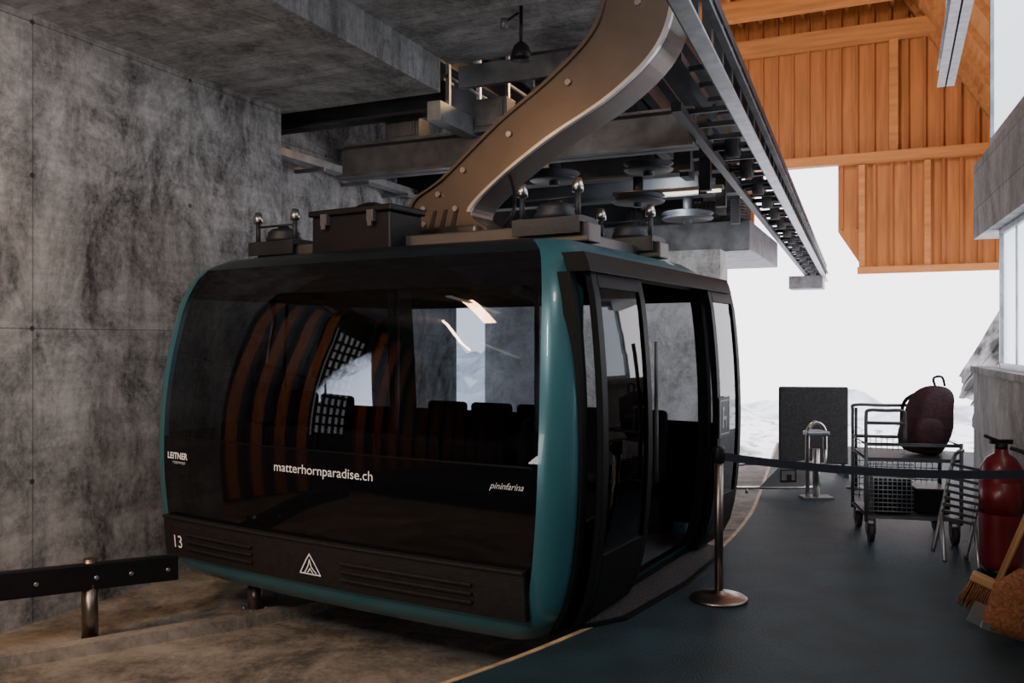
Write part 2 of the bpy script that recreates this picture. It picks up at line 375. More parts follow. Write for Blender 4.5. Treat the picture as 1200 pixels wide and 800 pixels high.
def ring(z,a,b,r=CR):
    pts=[];ty=[]
    nF,nC,nS=36,8,12
    w=a-r;l=b-r
    for i in range(nF): x=-w+2*w*i/nF; pts.append((x,-(b+BOW*(1-(x/w)**2)),z)); ty.append('F')
    for i in range(nC): t=-math.pi/2+math.pi/2*i/nC; pts.append((w+r*math.cos(t),-l+r*math.sin(t),z)); ty.append('C')
    for i in range(nS): pts.append((a,-l+2*l*i/nS,z)); ty.append('R')
    for i in range(nC): t=math.pi/2*i/nC; pts.append((w+r*math.cos(t),l+r*math.sin(t),z)); ty.append('C')
    for i in range(nF): x=w-2*w*i/nF; pts.append((x,(b+BOW*(1-(x/w)**2)),z)); ty.append('B')
    for i in range(nC): t=math.pi/2+math.pi/2*i/nC; pts.append((-w+r*math.cos(t),l+r*math.sin(t),z)); ty.append('C')
    for i in range(nS): pts.append((-a,l-2*l*i/nS,z)); ty.append('L')
    for i in range(nC): t=math.pi+math.pi/2*i/nC; pts.append((-w+r*math.cos(t),-l+r*math.sin(t),z)); ty.append('C')
    return pts,ty
zs=[-.07,-.05,-.02,.03,.08,.13,.2,.3,.4,.5,.6,.7,.8,.93]+[.93+.055*i for i in range(1,18)]+[1.92,2.0,2.06,2.12,2.16,2.2]
lv=[(z,hx(z),hy(z)) for z in zs]+[(2.235,1.25,.9),(2.26,.9,.6),(2.27,.4,.25)]
rings=[ring(z,a,b,CR if a>.6 else .1) for z,a,b in lv]
parts={k:MB() for k in('teal','roof','frontwin','rearwin','sidewin','frontlow','rearlow','sidelow','fronttop','reartop','sidetop')}
NP=len(rings[0][0])
for i in range(len(lv)-1):
    z=(lv[i][0]+lv[i+1][0])/2
    for j in range(NP):
        t=rings[0][1][j]; k=(j+1)%NP
        qd=[rings[i][0][j],rings[i][0][k],rings[i+1][0][k],rings[i+1][0][j]]
        if z>2.19: d='roof'
        elif t=='C': d='teal'
        elif z<.08: d='teal'
        elif t=='R':
            if z>2.0: d='teal'
            else: continue
        else:
            n={'F':'front','B':'rear','L':'side'}[t]
            d=n+('win' if .93<z<1.92 else ('low' if z<1 else 'top'))
            if z>2.12: d='roof'
        parts[d].add(qd,[(0,1,2,3)],0,True)
def fpatch(mb,x0,x1,z0,z1,o0,o1,nx=12,nz=6,mi=0,sgn=-1):
    vs=[];
    for o in(o0,o1):
        for a in range(nz+1):
            z=z0+(z1-z0)*a/nz
            for b in range(nx+1):
                x=x0+(x1-x0)*b/nx; vs.append((x,sgn*(-fy(x,z)+o),z))
    n=(nx+1)*(nz+1);fs=[]
    ix=lambda o,a,b:o*n+a*(nx+1)+b
    for a in range(nz):
        for b in range(nx):
            for o in(0,1): fs.append((ix(o,a,b),ix(o,a,b+1),ix(o,a+1,b+1),ix(o,a+1,b)))
    for b in range(nx):
        for a in(0,nz): fs.append((ix(0,a,b),ix(0,a,b+1),ix(1,a,b+1),ix(1,a,b)))
    for a in range(nz):
        for b in(0,nx): fs.append((ix(0,a,b),ix(0,a+1,b),ix(1,a+1,b),ix(1,a,b)))
    return mb.add(vs,fs,mi,False)
def spatch(mb,y0,y1,z0,z1,o0,o1,nz=14,mi=0,sgn=1):
    vs=[]
    for a in range(nz+1):
        z=z0+(z1-z0)*a/nz
        for y in(y0,y1):
            for o in(o0,o1): vs.append((sgn*(hx(z)+o),y,z))
    fs=[(0,1,3,2),(nz*4,nz*4+2,nz*4+3,nz*4+1)]
    for a in range(nz):
        b=a*4;c=b+4
        fs+=[(b,c,c+1,b+1),(b+2,b+3,c+3,c+2),(b,b+2,c+2,c),(b+1,c+1,c+3,b+3)]
    return mb.add(vs,fs,mi,False)
bt=rings[0][0]; u_=MB(); u_.add(bt,[tuple(range(NP))],0,False)
parts['teal'].make('body_shell','teal',G,label='teal painted corner frame',weld=True)
u_.make('underside','black',G)
parts['roof'].make('roof','roof',G,label='glossy black roof',weld=True)
parts['frontwin'].make('window','glass',G,label='tinted curved end window',weld=True)
parts['rearwin'].make('window','glassr',G,label='lightly tinted curved end window',weld=True)
parts['sidewin'].make('window','glass',G,label='tinted side window',weld=True)
parts['frontlow'].make('end_panel','gloss',G,label='glossy black end panel',weld=True)
parts['fronttop'].make('end_panel','gloss',G,label='glossy black upper panel',weld=True)
parts['rearlow'].make('end_panel','gloss',G,label='glossy black end panel',weld=True)
parts['reartop'].make('end_panel','gloss',G,label='glossy black upper panel',weld=True)
parts['sidelow'].make('side_panel','gloss',G,label='glossy black side panel',weld=True)
parts['sidetop'].make('side_panel','gloss',G,label='glossy black side panel',weld=True)
m=MB(); fpatch(m,-1.5,1.5,.92,.93,.0,.002,24,1); m.make('window_trim','matblack',G)
m=MB(); fpatch(m,-1.49,1.47,.095,.36,.0,.045,24,6)
fpatch(m,-1.49,1.47,.355,.375,.0,.055,24,1)
for (a,b) in((-1.22,-.55),(.22,1.15)):
    for k in range(3):
        z=.155+k*.05; fpatch(m,a,b,z,z+.02,.04,.062,14,1)
m.make('bumper','blacktex',G,bevel=.006,label='black textured bumper with vent slots')
m=MB(); fpatch(m,-1.0,1.0,.08,.3,.0,.04,16,4,0,1); m.make('bumper','blacktex',G,label='black textured bumper')
def wtext(s,size,x0,z0,mat,name,sx=1,off=.008,align='CENTER',shear=0,bold=0):
    cu=bpy.data.curves.new('txt','FONT'); cu.body=s; cu.size=size; cu.align_x=align; cu.shear=shear; cu.offset=bold
    ob=bpy.data.objects.new('txt',cu); COL.objects.link(ob); bpy.context.view_layer.update()
    d=bpy.context.evaluated_depsgraph_get(); me=bpy.data.meshes.new_from_object(ob.evaluated_get(d))
    bpy.data.objects.remove(ob)
    for v in me.vertices:
        x=x0+v.co.x*sx; z=z0+v.co.y; v.co=(x,fy(x,z)-off,z)
    me.materials.clear(); me.materials.append(M[mat])
    o=bpy.data.objects.new(name,me); COL.objects.link(o); o.parent=G; return o
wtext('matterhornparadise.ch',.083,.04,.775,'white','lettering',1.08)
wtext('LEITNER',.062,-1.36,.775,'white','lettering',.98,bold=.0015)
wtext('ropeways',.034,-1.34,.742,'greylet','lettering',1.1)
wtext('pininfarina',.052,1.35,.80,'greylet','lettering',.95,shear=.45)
wtext('13',.125,-1.33,.16,'white','cabin_number',.95,.053)
def segs(L,w,x0,z0,mat,name,off):
    m=MB()
    for (a,b) in L:
        a=Vector(a);b=Vector(b);d=(b-a).normalized();q=Vector((-d.y,d.x))*w/2
        vs=[]
        for p in(a-q-d*w*.4,b-q+d*w*.4,b+q+d*w*.4,a+q-d*w*.4):
            x=x0+p.x;z=z0+p.y;vs.append((x,fy(x,z)-off,z))
        m.add(vs,[(0,1,2,3)])
    return m.make(name,mat,G)
segs([((-.085,0),(.085,0)),((-.085,0),(-.03,.085)),((-.03,.085),(0,.125)),((0,.125),(.03,.085)),((.03,.085),(.085,0)),((-.05,.0),(-.015,.05)),((-.015,.05),(.0,.09)),((0,.09),(.012,.045)),((.012,.045),(.05,.01)),((-.02,.01),(.0,.035)),((0,.035),(.02,.01))],.008,-.03,.165,'white','emblem',.053)
# doors side
DF=empty('door_frame',(0,0,0),parent=G)
for (y0,y1,z0,z1,o0,o1,nz,nm) in((-1.28,1.3,1.98,2.09,-.02,.12,4,'door_header'),(-1.28,1.3,-.02,.03,-.1,.04,3,'door_threshold'),(-.60,-.52,.03,1.98,-.06,.02,14,'door_post'),(.78,.86,.03,1.98,-.06,.02,14,'door_post'),(-1.33,-1.26,.03,1.98,-.06,.02,14,'door_post'),(1.24,1.33,.03,1.98,-.06,.02,14,'door_post'),(-1.26,-.60,.03,.6,-.05,-.01,5,'pocket_panel'),(.86,1.24,.03,.6,-.05,-.01,5,'pocket_panel')):
    m=MB();spatch(m,y0,y1,z0,z1,o0,o1,nz); m.make(nm,'matblack',DF,bevel=.004)
for (a,b) in((-1.22,-.50),(.79,1.40)):
    D=MB(); w=.075
    spatch(D,a,a+w,.03,1.99,.05,.09);spatch(D,b-w,b,.03,1.99,.05,.09);spatch(D,a+w,b-w,1.90,1.99,.05,.09,2);spatch(D,a+w,b-w,.03,.42,.05,.09,4)
    d=D.make('sliding_door','matblack',G,bevel=.004,label='open black sliding door leaf')
    D=MB();spatch(D,a+w,b-w,.42,1.90,.07,.076,12);D.make('door_glass','glassd',d)
    if a<0:
        D=MB();D.tube([(hx(1.2)+.13,b-.04,z) for z in(.75,1.0,1.3,1.6)],.012) ;D.make('handle','steel_mid',d)
D=MB();spatch(D,.80,1.06,.88,1.18,.094,.100,6)
st=D.make('sticker','sticker',G,label='grey pictogram sticker')
D=MB()
for (a,b,c,d_) in((.82,1.04,.90,.91),(.82,1.04,1.15,1.16),(.82,.832,.90,1.16),(1.028,1.04,.90,1.16),(.87,.90,.95,1.11),(.90,.97,1.01,1.035),(.95,.97,.95,1.01),(.87,.92,1.08,1.11)):
    spatch(D,a,b,c,d_,.100,.103,1)
D.make('pictogram','pict',st)
m=MB(); m.prism([(1.30,-1.08),(1.62,-1.16),(1.76,-.9),(1.82,0),(1.78,.8),(1.68,1.1),(1.30,1.05)],'z',-.03,.012)
m.make('door_sill','tread',G,bevel=.006,label='perforated metal door step')
m=MB();m.path([(1.63,-1.17),(1.78,-.9),(1.84,0),(1.80,.8),(1.70,1.12)],.03,-.08,.02);m.make('sill_edge','black',G)
MB().b2(-1.44,1.44,-1.30,1.30,-.02,.03).make('cabin_floor','steel_mid',G)
MB().b2(-1.35,1.35,-.95,.95,2.14,2.17).make('headliner','lining',G)
for sg in(-1,1):
    b=MB().box((0,sg*1.2,.23),(2.4,.12,.40)).make('bench','seat',G,label='charcoal bench with moulded seats')
    for k in range(5):
        c=-1.0+k*.5
        m=MB();m.box((c,sg*1.10,.47),(.44,.40,.09)); m.box((c,sg*1.27,.76),(.44,.08,.54)); m.make('seat','seat',b,bevel=.035)
for (x,y) in((.95,-.45),(.95,.65),(-.6,0)): MB().cyl((x,y,.03),(x,y,2.15),.018).make('grab_pole','steel_mid',G)
# rooftop
rf=MB()
for sy in(-.6,.6): rf.b2(-1.45,1.45,sy-.09,sy+.09,2.22,2.34)
for sx in(-1.2,-.35,.35,1.2): rf.b2(sx-.07,sx+.07,-.6,.6,2.24,2.32)
rt=rf.make('roof_frame','greybronze',G,bevel=.01,label='grey bronze suspension frame')
for sx in(-1.25,1.17):
    for sy in(-.6,.6):
        q=MB(); q.b2(sx-.24,sx+.24,sy-.13,sy+.13,2.34,2.375)
        q.b2(sx-.24,sx+.24,sy-.145,sy-.13,2.27,2.375)
        dm=q.make('damper_plate','steel_dark',rt)
        q=MB(); q.lathe([(.13,0),(.14,.03),(.12,.06),(.125,.075),(.1,.1),(.05,.115),(.04,.13)],(sx,sy,2.375)); q.make('rubber_damper','steel_dark',dm)
        for px in(-.2,.2):
            q=MB(); q.b2(sx+px-.03,sx+px+.03,sy-.1,sy+.1,2.36,2.385).cyl((sx+px,sy-.08,2.37),(sx+px,sy-.08,2.54),.018)
            sd=q.make('stud','steel_dark',dm)
            q=MB(); q.lathe([(.036,0),(.036,.04),(.024,.085),(.008,.09)],(sx+px,sy-.08,2.53)); q.make('stud_cap','chrome',sd,label='silver cone cap')
        q=MB();q.tube([(sx-.2,sy-.08,2.50),(sx+.2,sy-.08,2.50)],.009);q.make('damper_rod','steel_dark',dm)
q=MB();q.b2(-.70,.03,-.86,-.5,2.22,2.5);bx=q.make('equipment_box','black',G,bevel=.015,label='black equipment case')
q=MB();q.b2(-.72,.05,-.88,-.48,2.5,2.545);q.make('case_lid','black',bx,bevel=.01)
for xx in(-.55,-.12):
    q=MB();q.b2(xx-.03,xx+.03,-.90,-.86,2.43,2.51);q.b2(xx-.018,xx+.018,-.905,-.895,2.40,2.45);q.make('latch','steel_mid',bx)
q=MB();q.tube(crom([(-.42,-.7,2.545),(-.40,-.7,2.575),(-.3,-.7,2.59),(-.2,-.7,2.575),(-.18,-.7,2.545)],5),.012);q.make('case_handle','black',bx)
# hanger arm
up=[(-.36,2.36),(-.37,2.55),(-.32,2.70),(-.05,2.84),(.43,3.19),(.88,3.46),(1.20,3.72),(1.31,4.02),(1.29,4.35),(1.24,4.9)]
lo=[(.40,2.36),(.34,2.45),(.22,2.56),(.45,2.765),(.88,3.02),(1.38,3.26),(1.71,3.53),(1.82,3.87),(1.80,4.3),(1.75,4.9)]
U=[(p.x,p.y) for p in crom([(a,b,0) for a,b in up],6)]; Lw=[(p.x,p.y) for p in crom([(a,b,0) for a,b in lo],6)]
def armsolid(U,Lw,y0,y1,mb):
    n=len(U); vs=[(a,y,b) for y in(y0,y1) for (a,b) in U+Lw]; m_=2*n; fs=[]
    for i in range(n-1):
        fs+=[(i,i+1,n+i+1,n+i),(m_+i,m_+n+i,m_+n+i+1,m_+i+1),(i,m_+i,m_+i+1,i+1),(n+i,n+i+1,m_+n+i+1,m_+n+i)]
    fs+=[(0,n,m_+n,m_),(n-1,m_+n-1,m_+2*n-1,2*n-1)]
    mb.add(vs,fs); return mb
def inset(U,Lw,t):
    a=[];b=[]
    for p,q in zip(U,Lw):
        p=Vector(p);q=Vector(q);d=(q-p).normalized(); a.append(tuple(p+d*t));b.append(tuple(q-d*t))
    return a,b
q=armsolid(U,Lw,-.14,.16,MB()); arm=q.make('hanger_arm','bronze',G,bevel=.01,label='curved bronze steel hanger arm')
a,b=inset(U,Lw,.03)
armsolid(U[6:],a[6:],-.165,-.14,MB()).make('arm_flange','bronze',arm)
armsolid(b[12:],Lw[12:],-.175,-.14,MB()).make('arm_flange','bronze_lit',arm,label='steel edge flange painted pale as the lit side')  # paler colour paints the lit lower edge of the arm
for (x,z) in((-.22,2.50),(-.22,2.62),(-.08,2.72),(.08,2.60),(-.02,2.44),(.55,3.1),(1.03,3.4),(1.55,3.85),(.15,2.88)):
    MB().cyl((x,-.14,z),(x,-.165,z),.022,None,8).make('bolt','chrome',arm)
for k in range(3): MB().prism([(-.2+k*.1,2.40),(-.15+k*.1,2.40),(-.10+k*.1,2.60),(-.13+k*.1,2.60)],'y',-.146,-.139).make('slot_shade_plate','slot_shade',arm)  # dark plates paint the shade inside vent slots, nothing is cut
q=MB();q.b2(-.45,.6,-.28,.28,2.3,2.40);q.b2(-.3,.3,-.22,.22,2.38,2.46);q.make('arm_base','bronze',arm,bevel=.015)
q=MB();q.tube(crom([(.62,-.4,2.35),(.75,-.42,2.5),(.68,-.3,2.66),(.55,-.14,2.80)],6),.012);q.make('cable','black',arm)
q=MB();q.tube(crom([(-.5,-.45,2.35),(-.45,-.5,2.47),(-.3,-.3,2.42),(-.25,-.2,2.42)],5),.012);q.make('cable','black',arm)
q=MB();q.b2(1.0,1.9,-.5,.5,4.85,5.0);q.make('carriage_plate','steel_dark',arm)

# ============================================================ RAIL TRUSS, STEELWORK
def tx(y): return -1.02-(y-4.4)*.0372
T=MB()
for z in(3.43,3.83): T.bar((tx(2.5)-.04,2.5,z),(tx(27)-.04,27,z),.08,.07)
for z in(3.43,3.83): T.bar((tx(6.6)-.46,6.6,z),(tx(27)-.46,27,z),.08,.07)
y=2.6
while y<27:
    T.b2(tx(y)-.07,tx(y)-.01,y,y+.05,3.43,3.83)
    if y>6.6:
        T.b2(tx(y)-.46,tx(y),y,y+.04,3.45,3.49); T.b2(tx(y)-.46,tx(y),y,y+.04,3.80,3.84)
    y+=.48
tr=T.make('rail_truss','steel_dark',label='long grey steel rail truss leading outside',cat='steel rail')
MB().bar((tx(2.5)+.02,2.5,3.62),(tx(27)+.02,27,3.62),.05,.03).make('running_rail','steel_mid',tr,label='galvanised running rail')
MB().bar((tx(2.5)-.01,2.5,3.385),(tx(27)-.01,27,3.385),.10,.02).make('running_rail','steel',tr,label='bright galvanised running rail')
y=8.2
while y<26:
    q=MB();q.cyl((tx(y)-.30,y,3.44),(tx(y)-.18,y,3.44),.11,None,20);ty=q.make('conveyor_tyre','rubbertyre',tr)
    MB().cyl((tx(y)-.42,y,3.44),(tx(y)-.05,y,3.44),.03,None,12).make('axle','steel_dark',ty); y+=1.1
q=MB();q.b2(tx(25)-.9,tx(25)-.02,24.6,25.4,3.05,3.4);q.make('end_housing','steel_mid',tr)
def beam(p0,p1,w,h,mat='steel_dark',label='dark steel cross beam',t=.025):
    return MB().ibeam(p0,p1,w,h,t).make('steel_beam',mat,label=label,cat='steel beam',group='steel beams of the station')
beam((-5.4,7.6,3.5),(-1.62,7.6,3.5),.26,.34,'steel_mid','weathered grey steel cross beam')
beam((-6.15,7.3,3.98),(-3.95,7.3,3.98),.2,.3)
beam((-6.15,8.7,3.78),(-1.7,8.7,3.78),.22,.3,'steel_mid','weathered grey steel cross beam')
beam((-6.15,9.9,3.7),(-1.75,9.9,3.7),.22,.3)
beam((-6.15,11.2,3.65),(-1.8,11.2,3.65),.22,.3)
beam((-2.35,7.05,4.3),(-2.7,16.3,4.3),.24,.36,'steel_dark','dark lengthwise steel beam')
beam((-4.3,7.05,4.6),(-4.3,16.3,4.6),.24,.36,'steel_dark','dark lengthwise steel beam')
q=MB().b2(-3.92,-3.78,6.82,10,3.62,3.80)
q.make('steel_channel','steel',label='galvanised channel under the railing',cat='steel beam',bevel=.004)
MB().b2(-3.7,-1.7,7.02,7.08,3.95,4.15).make('steel_channel','steel_mid',label='grey channel below the slab edge',cat='steel beam')
q=MB();q.b2(-5.98,-5.82,6.7,11.0,3.54,3.56).b2(-5.98,-5.97,6.7,11.0,3.56,3.62).b2(-5.83,-5.82,6.7,11.0,3.56,3.62)
for k in range(5): q.b2(-6.2,-5.8,6.9+k*.9,6.94+k*.9,3.50,3.54)
q.make('cable_tray','steel',label='galvanised cable tray along the wall',cat='cable tray')
R=empty('railing',(-3.85,7.1,3.8),(0,0,0),'galvanised steel service railing','railing')
for yy in(0.0,.65,1.35,2.05): MB().b2(-.02,.02,yy-.02,yy+.02,0,.95).make('railing_post','steel',R)
for zz in(.3,.6,.93): MB().tube([(0,-.02,zz),(0,2.05,zz)],.018).make('rail','steel',R)
q=MB();q.tube([(-3.6,7.2,4.72),(-2.6,7.2,4.74)],.03);q.make('pipe','yellow',label='yellow painted pipe under the deck',cat='pipe')
MB().b2(-5.5,-1.98,13.05,16.35,2.96,3.42).make('machinery_platform','steel_mid',bevel=.02,label='heavy grey steel machinery platform',cat='steel platform')
MB().b2(-6.1,-2.9,16.42,16.55,3.0,4.92).make('dark_backing','steel_dark',label='dark backing sheet added behind the machinery',cat='steel panel')  # added to close off bright sky behind the machinery
MB().b2(-6.19,-6.1,11.75,16.3,3.0,4.9).make('side_panel','steel_dark',label='dark backing sheet added beside the machinery',cat='steel panel')  # side sheet of the added dark backing
def motor(x,y,z,s=1,mat='steel_mid'):
    e=empty('drive_motor',(x,y,z),(0,0,random.uniform(-.3,.3)),'dark electric drive motor on the steel frame','motor','drive motors on the steelwork')
    q=MB();q.cyl((-.3*s,0,.2*s),(.3*s,0,.2*s),.18*s)
    for k in range(8): q.cyl((-.24*s+k*.065*s,0,.2*s),(-.22*s+k*.065*s,0,.2*s),.2*s)
    q.make('motor_body',mat,e)
    MB().box((.42*s,0,.2*s),(.24*s,.3*s,.36*s)).make('gearbox','steel_dark',e,bevel=.01)
    MB().box((0,0,.01),(.7*s,.3*s,.02)).make('base_plate','steel_dark',e)
    MB().box((0,0,.42*s),(.2*s,.16*s,.1*s)).make('terminal_box','steel_mid',e,bevel=.01)
for (x,y,z,s) in((-3.1,8.7,3.93,.75),(-3.4,9.9,3.85,.9),(-2.2,9.9,3.85,.5),(-2.2,11.2,3.8,.6),(-3.4,11.2,3.8,1),(-2.7,13.8,3.42,1.1),(-3.9,14.4,3.42,1.2)): motor(x,y,z,s)
for (x,y,z,r) in((-2.35,8.7,3.42,.24),(-2.8,9.9,3.3,.30),(-3.4,8.7,3.4,.26),(-2.5,11.2,3.25,.32)):
    e=empty('rope_sheave',(x,y,z),(0,0,0),'horizontal dark rope wheel under the steel beams','pulley','rope wheels under the beams')
    MB().lathe([(r,0),(r+.02,.02),(r-.03,.05),(r+.02,.08),(r,.1)],(0,0,-.05),32).make('rim','steel_dark',e)
    MB().cyl((0,0,-.1),(0,0,3.63-z if y<9 else 3.55-z if y<11 else 3.5-z),.06).make('axle','steel_dark',e)
for (x,y) in((-1.85,8.2),(-1.9,9.4),(-1.95,10.6),(-2.05,12.2)):
    MB().b2(-.06,.06,-.05,.05,-.45,.15).b2(-.25,.06,-.08,.08,-.1,0).b2(-.25,-.15,-.15,.15,-.3,-.05).b2(-.06,.3,-.04,.04,.08,.15).make('bracket','steel_dark',loc=(x,y,3.7),label='dark steel hanger bracket',cat='bracket',group='hanger brackets on the rail')
for (x,y,w,h) in((-2.9,7.6,.5,.35),(-3.6,7.6,.35,.3),(-4.6,7.6,.4,.2)):
    MB().box((0,0,h/2),(w,.22,h)).box((0,-.12,h/2),(w*.8,.02,h*.8)).box((w*.3,-.135,h/2),(.03,.02,.08)).make('control_box','steel_mid',loc=(x,y,3.672),bevel=.006,label='grey electrical control box on the steelwork',cat='box')
q=MB()
for k in range(7): q.tube([(.16*math.cos(t*math.pi/8),.16*math.sin(t*math.pi/8),.02+k*.045) for t in range(16)],.022,6,0,True)
q.cyl((0,0,0),(0,0,.35),.145)
q.make('coil_spring','steel_mid',loc=(-2.25,13.3,3.42),label='stacked steel coil spring on the platform',cat='spring')
for x in(-2.8,-2.5): MB().b2(x-.08,x+.08,16.4,16.55,3.42,4.94).make('timber_post','wood',label='orange timber post behind the machinery',cat='post',group='timber posts')
q=MB();q.ibeam((.64,5.5,5.3),(.64,13.4,5.3),.22,.26,.02)
sp=q.make('crane_rail','steel',label='galvanised crane rail hung from the roof',cat='steel rail')
for yy in(7,10,13): MB().cyl((.64,yy,5.4),(.64,yy,8.1),.02).make('hanger_rod','steel',sp)
e=empty('floodlight',(-2.62,6.0,4.17),(0,0,.5),'black floodlight on a bracket below the slab','lamp')
MB().cyl((0,0,0),(0,0,-.30),.014).cyl((-.02,0,-.05),(-.13,0,-.13),.009).make('bracket','black',e)
MB().lathe([(.03,.03),(.06,0),(.085,-.08),(.08,-.1)],(0,0,-.31)).make('lamp_head','black',e)
MB().cyl((-.13,0,-.10),(-.13,0,-.18),.03).make('sensor','steel_mid',e)
e=empty('security_camera',(-2.92,4.75,4.17),(0,0,0),'black dome camera under the concrete slab','camera')
MB().cyl((0,0,0),(0,0,-.04),.085).make('mount','black',e)
MB().lathe([(.075,0),(.07,-.04),(.045,-.075),(.01,-.09)],(0,0,-.04)).make('dome','gloss',e)

# ============================================================ TRACK FLOOR ITEMS
cur=[(p.x,p.y) for p in crom([(-5.4,2.9,0),(-4.96,3.3,0),(-4.4,4.1,0),(-3.9,4.9,0),(-3.6,6,0),(-3.6,8,0)],6)]
MB().path(cur,.10,-.36,-.27).make('track_curb','conc_pit',label='low curved concrete curb',cat='curb')
rail=[(p.x,p.y) for p in crom([(-5.2,2.3,0),(-4.98,3.1,0),(-4.74,3.75,0),(-4.62,4.1,0),(-4.5,4.40,0)],6)]
e=empty('guide_rail',(-4.71,3.88,-.35),(0,0,0),'black curved guide rail on a steel post','guide rail')
q=MB().path(rail,.07,.08,.25)
q.v=[(x,y,z-max(0,y-3.1)*.085) for x,y,z in q.v]
m=q.make('rail_band','black',e,bevel=.01); m.location=(4.71,-3.88,.35)
for (x,y) in rail[2::4]:
    z=.16-max(0,y-3.1)*.085
    m=MB().cyl((x,y,z),(x+.045,y-.01,z),.012).make('rivet','steel',e); m.location=(4.71,-3.88,.35)
def gpost(parent,h):
    MB().lathe([(.10,0),(.10,.018),(.055,.02),(.05,.03)],(0,0,0)).make('base_flange','steel_mid',parent)
    MB().cyl((0,0,.02),(0,0,h),.05,None,20).make('post','brass',parent)
    for k in range(4):
        a=k*math.pi/2+.4; MB().cyl((.08*math.cos(a),.08*math.sin(a),.015),(.08*math.cos(a),.08*math.sin(a),.035),.01,None,6).make('bolt','steel',parent)
gpost(e,.40); MB().cyl((0,0,.40),(0,0,.56),.04).make('bracket','brass',e)
e2=empty('guide_post',(-4.22,4.86,-.35),(0,0,0),'short steel post on a bolted flange','post'); gpost(e2,.2)

# ============================================================ PLATFORM OBJECTS
def stanchion(X,Z):
    x,y=cw(X,Z); e=empty('belt_stanchion',(x,y,0),(0,0,0),'brushed bronze belt barrier post on a round base','barrier post')
    MB().lathe([(.175,0),(.178,.01),(.165,.02),(.09,.035),(.04,.045),(.03,.06)],(0,0,0),36).make('base','brass',e)
    MB().cyl((0,0,.04),(0,0,.86),.026,None,20).make('pole','brass',e)
    MB().lathe([(.033,0),(.035,.005),(.035,.085),(.03,.095),(.01,.1)],(0,0,.85),20).make('belt_head','black',e)
    return Vector((x,y,.895))
a=stanchion(1.285,5.30); b=Vector((.90,5.75,.875))
B=MB(); n=20; vs=[]
for i in range(n+1):
    t=i/n; p=a.lerp(b,t); s=-.10*4*t*(1-t)*.5; vs+=[(p.x,p.y,p.z-.03+s-.02*t),(p.x,p.y,p.z+.02+s-.02*t)]
B.add(vs,[(2*i,2*i+2,2*i+3,2*i+1) for i in range(n)])
B.make('barrier_belt','belt',label='dark navy retractable belt from post to wall',cat='belt',solid=.003)
MB().box((0,0,0),(.04,.06,.10)).box((-.02,0,0),(.02,.03,.06)).make('belt_receiver','black',loc=(.915,5.75,.85),rot=(0,0,RR),bevel=.004,label='black wall receiver holding the belt end',cat='bracket')
tx_,ty_=cw(3.24,7.05)
e=empty('luggage_trolley',(tx_,ty_,0),(0,0,math.radians(12)),'steel luggage trolley with wire basket and black wheels','trolley')
q=MB();r=.014
for x in(-.35,.35):
    for y in(-.3,.3): q.tube([(x,y,.16),(x,y,.80)],r)
q.tube(crom([(-.35,-.3,.8),(-.35,-.3,1.0),(-.33,-.3,1.05),(-.2,-.3,1.05),(-.08,-.3,1.05),(-.06,-.3,1.0),(-.06,-.3,.8)],4),r)
q.tube(crom([(-.35,.3,.8),(-.35,.3,1.0),(-.33,.3,1.05),(-.1,.3,1.05),(.3,.3,1.05),(.35,.3,1.0),(.35,.3,.8)],4),r)
for z in(.2,.66,.78):
    q.tube([(-.35,-.3,z),(.35,-.3,z),(.35,.3,z),(-.35,.3,z)],r,8,0,True)
q.tube([(-.35,-.3,.95),(-.06,-.3,.95)],r)
q.make('frame','steel_mid',e)
MB().b2(-.34,.34,-.29,.29,.195,.215).make('shelf','steel_dark',e);MB().b2(-.34,.34,-.29,.29,.655,.672).make('shelf','steel_dark',e)
q=MB()
for k in range(10): q.tube([(-.33+k*.035,-.31,.24),(-.33+k*.035,-.31,.64)],.004,5)
for k in range(12): q.tube([(-.34,-.31,.25+k*.034),(-.0,-.31,.25+k*.034)],.004,5)
q.make('wire_panel','steel',e)
q=MB()
for k in range(16): q.tube([(-.34+k*.045,.3,.24),(-.34+k*.045,.3,.78)],.004,5)
for k in range(10): q.tube([(-.34,.3,.27+k*.05),(.34,.3,.27+k*.05)],.004,5)
q.make('wire_panel','steel',e)
MB().b2(-.28,.0,-.25,.2,.22,.5).make('storage_crate','black',e,bevel=.01);MB().b2(.05,.3,-.2,.2,.22,.42).make('storage_crate','black',e,bevel=.01)
for x in(-.31,.31):
    for y in(-.27,.27):
        q=MB();q.cyl((x-.02,y,.07),(x+.02,y,.07),.07,None,20);w_=q.make('wheel','rubbertyre',e)
        q=MB();q.b2(x-.035,x-.025,y-.03,y+.03,.06,.18).b2(x+.025,x+.035,y-.03,y+.03,.06,.18).b2(x-.035,x+.035,y-.03,y+.03,.165,.185);q.make('caster_fork','steel_mid',w_)
def blob(prof,seg=20,sx=1,sy=1,bend=0,nz=.02,seed=0):
    q=MB();vs=[];n=len(prof)
    for i,(r,z) in enumerate(prof):
        for k in range(seg):
            t=2*math.pi*k/seg; c,s=math.cos(t),math.sin(t)
            c=math.copysign(abs(c)**.7,c);s=math.copysign(abs(s)**.7,s)
            d=1+nz*6*noise.noise(Vector((c*1.5+seed,s*1.5,z*5)))
            vs.append((sx*r*c*d+bend*z*z,sy*r*s*d,z))
    fs=[(i*seg+k,i*seg+(k+1)%seg,(i+1)*seg+(k+1)%seg,(i+1)*seg+k) for i in range(n-1) for k in range(seg)]+[tuple(range(seg)),tuple((n-1)*seg+k for k in range(seg))]
    q.add(vs,fs,0,True); return q
